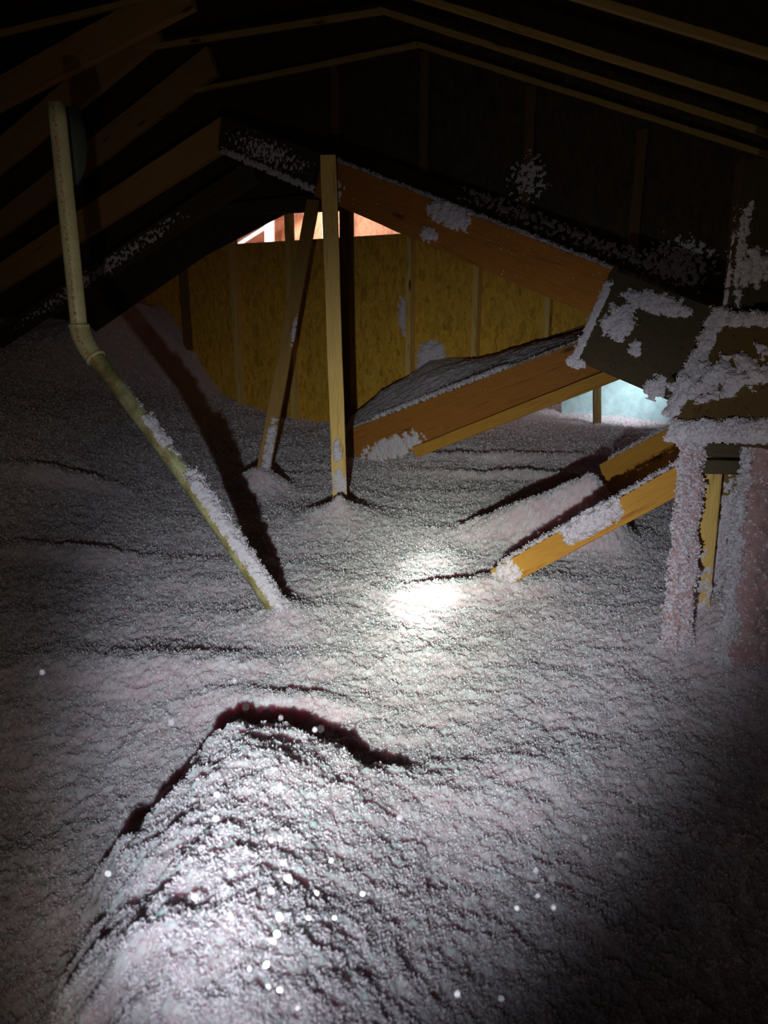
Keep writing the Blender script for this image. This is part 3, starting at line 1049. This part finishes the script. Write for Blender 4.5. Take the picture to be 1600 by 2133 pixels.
pipe_fluff(0.46, 1.0, 0.040, 0.066, 101, 'long thick white crust of fluff along the lowest length of the cream pipe')
pipe_fluff(0.26, 0.37, 0.022, 0.05, 102, 'small clump of fluff on the cream pipe about halfway down its slanting length', 0.0, 0.3)
pipe_fluff(0.37, 0.52, 0.012, 0.035, 103, 'thin patchy frosting of fluff on the cream pipe between two thicker clumps', 0.45, 0.9)
pipe_fluff(0.12, 0.27, 0.008, 0.03, 104, 'sparse dusting of fluff just below the elbow of the cream pipe', 0.6, 0.9)

# ------------------------------------------------------------------ clumps on the timbers
on_face(lb2, 'front', 0.40, 0.68, 0.22, 1.22, 0.05, 202, 'big snowy clump of insulation on the middle of the clean orange two-by-four', thr=-0.15, edge=0.6)
on_face(lb2, 'top', 0.05, 1.0, 0.0, 1.0, 0.016, 203, 'white ridge of fluff along the top edge of the clean orange two-by-four', shape='strip', edge=0.55)
on_face(lb2, 'front', 0.0, 0.16, 0.0, 1.0, 0.020, 204, 'crumbs of fluff on the foot of the clean orange two-by-four', thr=0.25)
on_face(lb1, 'top', 0.1, 1.0, 0.0, 1.0, 0.018, 205, 'white ridge of fluff along the top edge of the half shaded brace', shape='strip', edge=0.55)
on_face(bb, 'top', 0.10, 0.62, -0.1, 1.0, 0.035, 206, 'thick white crust of fluff along the top of the large orange beam', shape='strip', edge=0.75)
on_face(bb, 'top', 0.60, 1.0, 0.0, 1.0, 0.012, 207, 'thin fluff along the upper right top edge of the large orange beam', shape='strip', edge=0.4)
on_face(bb, 'front', 0.02, 0.28, -0.05, 0.5, 0.020, 208, 'fluff spread on the buried lower left face of the large orange beam', thr=0.1, scale=0.05)
dust(bb, 'front', 260, 209, 'scattered fibres stuck on the face of the large orange beam')
on_face(slant, 'front', 0.37, 0.50, 0.55, 1.08, 0.030, 210, 'snowy clump of insulation hanging on the upper edge of the slanting rafter')
on_face(slant, 'front', 0.37, 0.42, 0.05, 0.40, 0.022, 211, 'small snowy clump on the face of the slanting rafter below the larger one')
on_face(ridge_b, 'front', 0.02, 0.98, 0.0, 1.0, 0.012, 212, 'thin dusting of fluff on the dark dusty rafter', thr=1.05, scale=0.025)
on_face(ridge_b, 'front', 0.04, 0.98, -0.05, 0.16, 0.012, 213, 'line of fluff along the lower edge of the dark dusty rafter', shape='strip', thr=0.5)
on_face(slant, 'front', 0.02, 0.10, 0.0, 0.6, 0.010, 214, 'little flecks of fluff on the slanting rafter right of the tall post', thr=0.4)
on_face(slant, 'top', 0.0, 1.0, 0.0, 1.0, 0.010, 215, 'thin line of fluff along the top edge of the slanting rafter', shape='strip', thr=0.25)
dust(slant, 'front', 700, 216, 'scattered fibres stuck on the face of the slanting rafter')
on_face(post, 'front', 0.245, 0.315, 0.15, 0.75, 0.024, 217, 'white patch of insulation clinging to the foot of the tall post')
on_face(post, 'front', 0.16, 0.24, 0.0, 1.0, 0.02, 218, 'ragged fluff where the tall post enters the insulation', thr=0.2)
dust(post, 'front', 120, 219, 'sparse fibres stuck on the tall post', 0.004, 1.6)
on_face(brace, 'front', 0.04, 0.26, 0.28, 1.0, 0.028, 220, 'white coating of insulation on the foot of the leaning brace', thr=0.05)
on_face(brace, 'front', 0.48, 0.62, 0.7, 1.05, 0.012, 221, 'wisps of fluff halfway up the leaning brace', thr=0.35)
dust(brace, 'front', 120, 222, 'sparse fibres stuck on the leaning brace', 0.004)
on_face(low_raf, 'front', 0.1, 0.9, 0.0, 1.0, 0.010, 223, 'grey dusting of fluff on the lowest dim rafter', thr=1.0, scale=0.03)
on_face(rp1, 'front', 0.40, 0.75, 0.0, 1.0, 0.008, 224, 'flecks of fluff on the lower half of the yellow post', thr=0.5)
on_face(rp2, 'front', 0.1, 0.7, 0.0, 1.0, 0.014, 225, 'white fluff on the browner post behind the yellow post', thr=0.2)
on_face(rp1, 'front', 0.66, 0.86, 0.0, 1.0, 0.02, 226, 'fluff heaped where the yellow post enters the insulation', thr=0.1)


def px_patch(pts, thick, seed, label, plane_pts, **kw):
    """pad on a plane through three world points, spanning an image-side parallelogram of the surface"""
    n = (plane_pts[1] - plane_pts[0]).cross(plane_pts[2] - plane_pts[0]).normalized()
    if n.dot(Vector((0, 0, CAM_H)) - plane_pts[0]) < 0: n = -n
    O, A_, B_ = [on_plane(p[0], p[1], plane_pts[0] + n * 0.0005, n) for p in pts]
    U = (A_ - O).normalized()
    V = B_ - O; V = (V - U * V.dot(U)); lv = V.length; V.normalize()
    return patch('insulation_clump', O, U, V, n, (A_ - O).length, lv, thick, seed, label=label, **kw)


GG = 'insulation clumps on the plywood gusset'
px_patch([(1278, 622), (1340, 645), (1255, 700)], 0.03, 301, 'snowy clump near the left edge of the plywood gusset', gp, group=GG, edge=0.6)
px_patch([(1305, 588), (1455, 628), (1295, 636)], 0.026, 302, 'broad snowy clump along the top of the plywood gusset', gp, group=GG, thr=0.35, edge=0.7)
px_patch([(1310, 705), (1345, 715), (1300, 735)], 0.012, 303, 'small curl of fluff in the middle of the plywood gusset', gp, group=GG, thr=0.2)
px_patch([(1355, 775), (1400, 790), (1345, 830)], 0.015, 304, 'small clump of fluff at the lower corner of the plywood gusset', gp, group=GG)
px_patch([(1262, 585), (1185, 755), (1278, 592)], 0.009, 305, 'crumbly white rim down the left edge of the plywood gusset', gp, group=GG, shape='strip', thr=0.05)
px_patch([(1185, 738), (1225, 755), (1180, 760)], 0.016, 306, 'small clump at the lower left corner of the plywood gusset', gp, group=GG)
HG = 'insulation clumps on the heavy timber'
px_patch([(1400, 770), (1640, 705), (1425, 850)], 0.04, 311, 'large white heap of insulation across the face of the heavy timber', hp, group=HG, edge=0.42, scale=0.04, thr=0.3)
px_patch([(1490, 640), (1380, 865), (1520, 655)], 0.020, 312, 'crumbly white rim down the left edge of the heavy timber', hp, group=HG, shape='strip', edge=0.6)
px_patch([(1500, 650), (1660, 650), (1505, 682)], 0.02, 313, 'white band of fluff along the top of the heavy timber', hp, group=HG, shape='strip')
px_patch([(1405, 878), (1640, 872), (1405, 925)], 0.04, 314, 'thick white ledge of insulation under the heavy timber over the posts', hp, group=HG, shape='strip', edge=0.8, scale=0.05)
upp = [W(1595, 330, 2.5), W(1560, 690, 2.44), W(1640, 500, 2.45)]
px_patch([(1535, 420), (1505, 640), (1570, 425)], 0.02, 315, 'ragged white fluff down the left edge of the upright timber', upp, shape='strip', edge=0.5)
px_patch([(1530, 510), (1620, 520), (1525, 600)], 0.03, 316, 'snowy clump on the upright timber at the right edge', upp, thr=0.1)

# dust on the dark upper wall and its plate
UG = 'dusty patches of insulation on the dark upper wall'
up_pl = [up_p(700, 300) - GD * 0.042, up_p(1300, 500) - GD * 0.042, up_p(1300, 200) - GD * 0.042]
px_patch([(1060, 310), (1160, 310), (1060, 430)], 0.008, 321, 'faint dusting on the middle of the dark upper wall', up_pl, group=UG, thr=0.95, scale=0.03)
px_patch([(950, 370), (1500, 580), (950, 420)], 0.012, 322, 'dusty line of fluff along the sloping plate of the upper wall', up_pl, group=UG, thr=0.95, scale=0.03, shape='strip')
px_patch([(1330, 480), (1520, 480), (1330, 600)], 0.012, 323, 'pale dusting at the lower right of the dark upper wall', up_pl, group=UG, thr=0.85, scale=0.03)
wl = [wallp(500, 700) - GD * 0.002, wallp(900, 700) - GD * 0.002, wallp(700, 500) - GD * 0.002]
px_patch([(828, 610), (862, 610), (828, 700)], 0.012, 324, 'faint streak of fluff on the board wall above the drift', wl, thr=0.3, scale=0.04)
px_patch([(868, 708), (935, 708), (868, 800)], 0.06, 325, 'ragged white clump standing highest on the drift against the board wall', wl, edge=0.8, scale=0.06)

# ------------------------------------------------------------------ next attic bay seen through the bright opening
n0_ = GD
B0 = W(650, 470, 10.0)


def bay(px, py): return on_plane(px, py, B0, GD)


rw = slab('wall_beyond', [bay(300, 640), bay(960, 620), bay(960, 380), bay(300, 380)], 0.011, M_OSB_R, GD)
tag(rw, kind='structure')
wg = 'white boards beyond the bright opening'


def bay_slab(name, pts, off, thick, mat, label, cat='board', group=None):
    o = slab(name, [bay(*p) - GD * off for p in pts], thick, mat, GD)
    return tag(o, label, cat, group)


bay_slab('white_board', [(455, 532), (455, 508), (600, 424), (640, 402), (640, 414)], 0.30, 0.04, M_WHITE, 'wide white sloping board in the upper left of the bright opening', group=wg)
bay_slab('brown_strip', [(480, 532), (480, 517), (640, 418), (640, 434)], 0.34, 0.03, M_WOOD_R, 'thin brown strip between the two white sloping boards in the bright opening')
bay_slab('white_board', [(500, 532), (500, 517), (582, 470), (583, 480)], 0.28, 0.03, M_WHITE, 'narrow white sloping board low in the left of the bright opening', group=wg)
bay_slab('white_board', [(588, 540), (588, 458), (606, 448), (606, 540)], 0.36, 0.03, M_WHITE, 'short upright pale board behind the second wall stud in the bright opening', group=wg)
bay_slab('white_board', [(706, 540), (706, 420), (719, 420), (719, 540)], 0.36, 0.03, M_WHITE, 'thin upright pale board just right of the tall post in the bright opening', group=wg)
ap = B0 - GD * 1.5
area_light('bay_lamp', (ap.x, ap.y, 2.6), tuple(B0 + Vector((0, 0, 0.0))), 0.6, 95, (1.0, 0.96, 0.93))

# pale foam board in the eave, far right
fb = slab('foam_panel', [W(1170, 900, 7.0), W(1400, 900, 6.4), W(1400, 740, 6.4), W(1170, 740, 7.0)], 0.03, M_FOAM)
tag(fb, 'pale blue-white panel glowing with daylight in the low gap below the plywood gusset', 'panel')
board('eave_stud', W(1245, 760, 6.3), W(1245, 900, 6.3), 0.06, 0.04, M_WOOD_D, 'small dark stud standing in front of the pale blue panel', 'stud', up=Vector((1, 0, 0)), anchor='mid')
area_light('eave_daylight', tuple(W(1290, 800, 5.9) + Vector((0.3, 0, 0.35))), tuple(W(1290, 830, 6.7)), 0.25, 2.2, (0.8, 0.95, 1.0)).data.spread = R(70)

# ------------------------------------------------------------------ fibre specks drifting in the beam near the torch
me_s = None
speck_px = [(601, 1830, 13), (565, 1855, 9), (577, 1945, 12), (568, 1960, 10), (560, 2055, 14), (583, 2062, 9), (480, 1908, 10), (582, 1910, 10),
            (643, 1912, 7), (697, 1912, 8), (690, 1792, 7), (590, 1797, 7), (565, 1750, 6), (584, 1748, 6), (482, 1820, 6), (452, 1655, 6), (450, 1705, 7),
            (833, 1704, 8), (755, 1862, 8), (570, 1643, 6), (585, 1640, 5), (690, 1555, 5), (656, 1520, 5), (668, 1518, 5), (635, 1540, 4), (500, 1435, 6),
            (512, 1472, 5), (488, 1418, 4), (445, 1434, 4), (357, 1505, 5), (88, 1400, 5), (493, 1527, 6), (585, 1495, 4), (1077, 1892, 9), (1120, 1866, 7),
            (1153, 1890, 9), (1150, 1830, 6), (1219, 1744, 6), (1208, 1660, 5), (1321, 1672, 6), (1266, 1688, 5), (1304, 1660, 5), (1288, 1625, 4), (953, 2070, 9),
            (1045, 2080, 9), (1117, 1813, 7), (1290, 1780, 6), (1447, 1736, 6), (555, 2010, 8), (620, 2100, 7), (405, 1870, 6), (225, 1820, 5), (520, 2018, 6), (660, 1860, 6)]
sg = 'bright fibre specks drifting close in the torch beam'
protos = []
for k in range(4):
    bm = bmesh.new()
    bmesh.ops.create_icosphere(bm, subdivisions=2, radius=1.0)
    rg = random.Random(k)
    for v in bm.verts:
        v.co.x *= 0.62; v.co.y *= 0.35
        v.co += Vector((rg.uniform(-.08, .08), rg.uniform(-.08, .08), rg.uniform(-.08, .08)))
        v.co.x += 0.25 * v.co.z ** 2 * (k - 1.5)
    me = bpy.data.meshes.new('fibre_speck'); bm.to_mesh(me); bm.free()
    for p in me.polygons: p.use_smooth = True
    me.materials.append(M_FLAKE)
    protos.append(me)
for i, (px, py, s) in enumerate(speck_px):
    Y = random.uniform(0.42, 0.62)
    o = bpy.data.objects.new('fibre_speck', protos[i % 4])
    COL.objects.link(o)
    o.location = W(px, py, Y)
    sc = s * 0.62 * Y / F_PX
    o.scale = (sc, sc, sc * random.uniform(1.0, 1.5))
    o.rotation_euler = (random.uniform(-.6, .6), random.uniform(-.7, .7), random.uniform(-1, 1))
    tag(o, 'tiny bright white fibre speck floating close up in the torch beam', 'speck', sg)

for o in bpy.data.objects:
    for k in ('_h', '_t', '_L', '_s'):
        if k in o: del o[k]
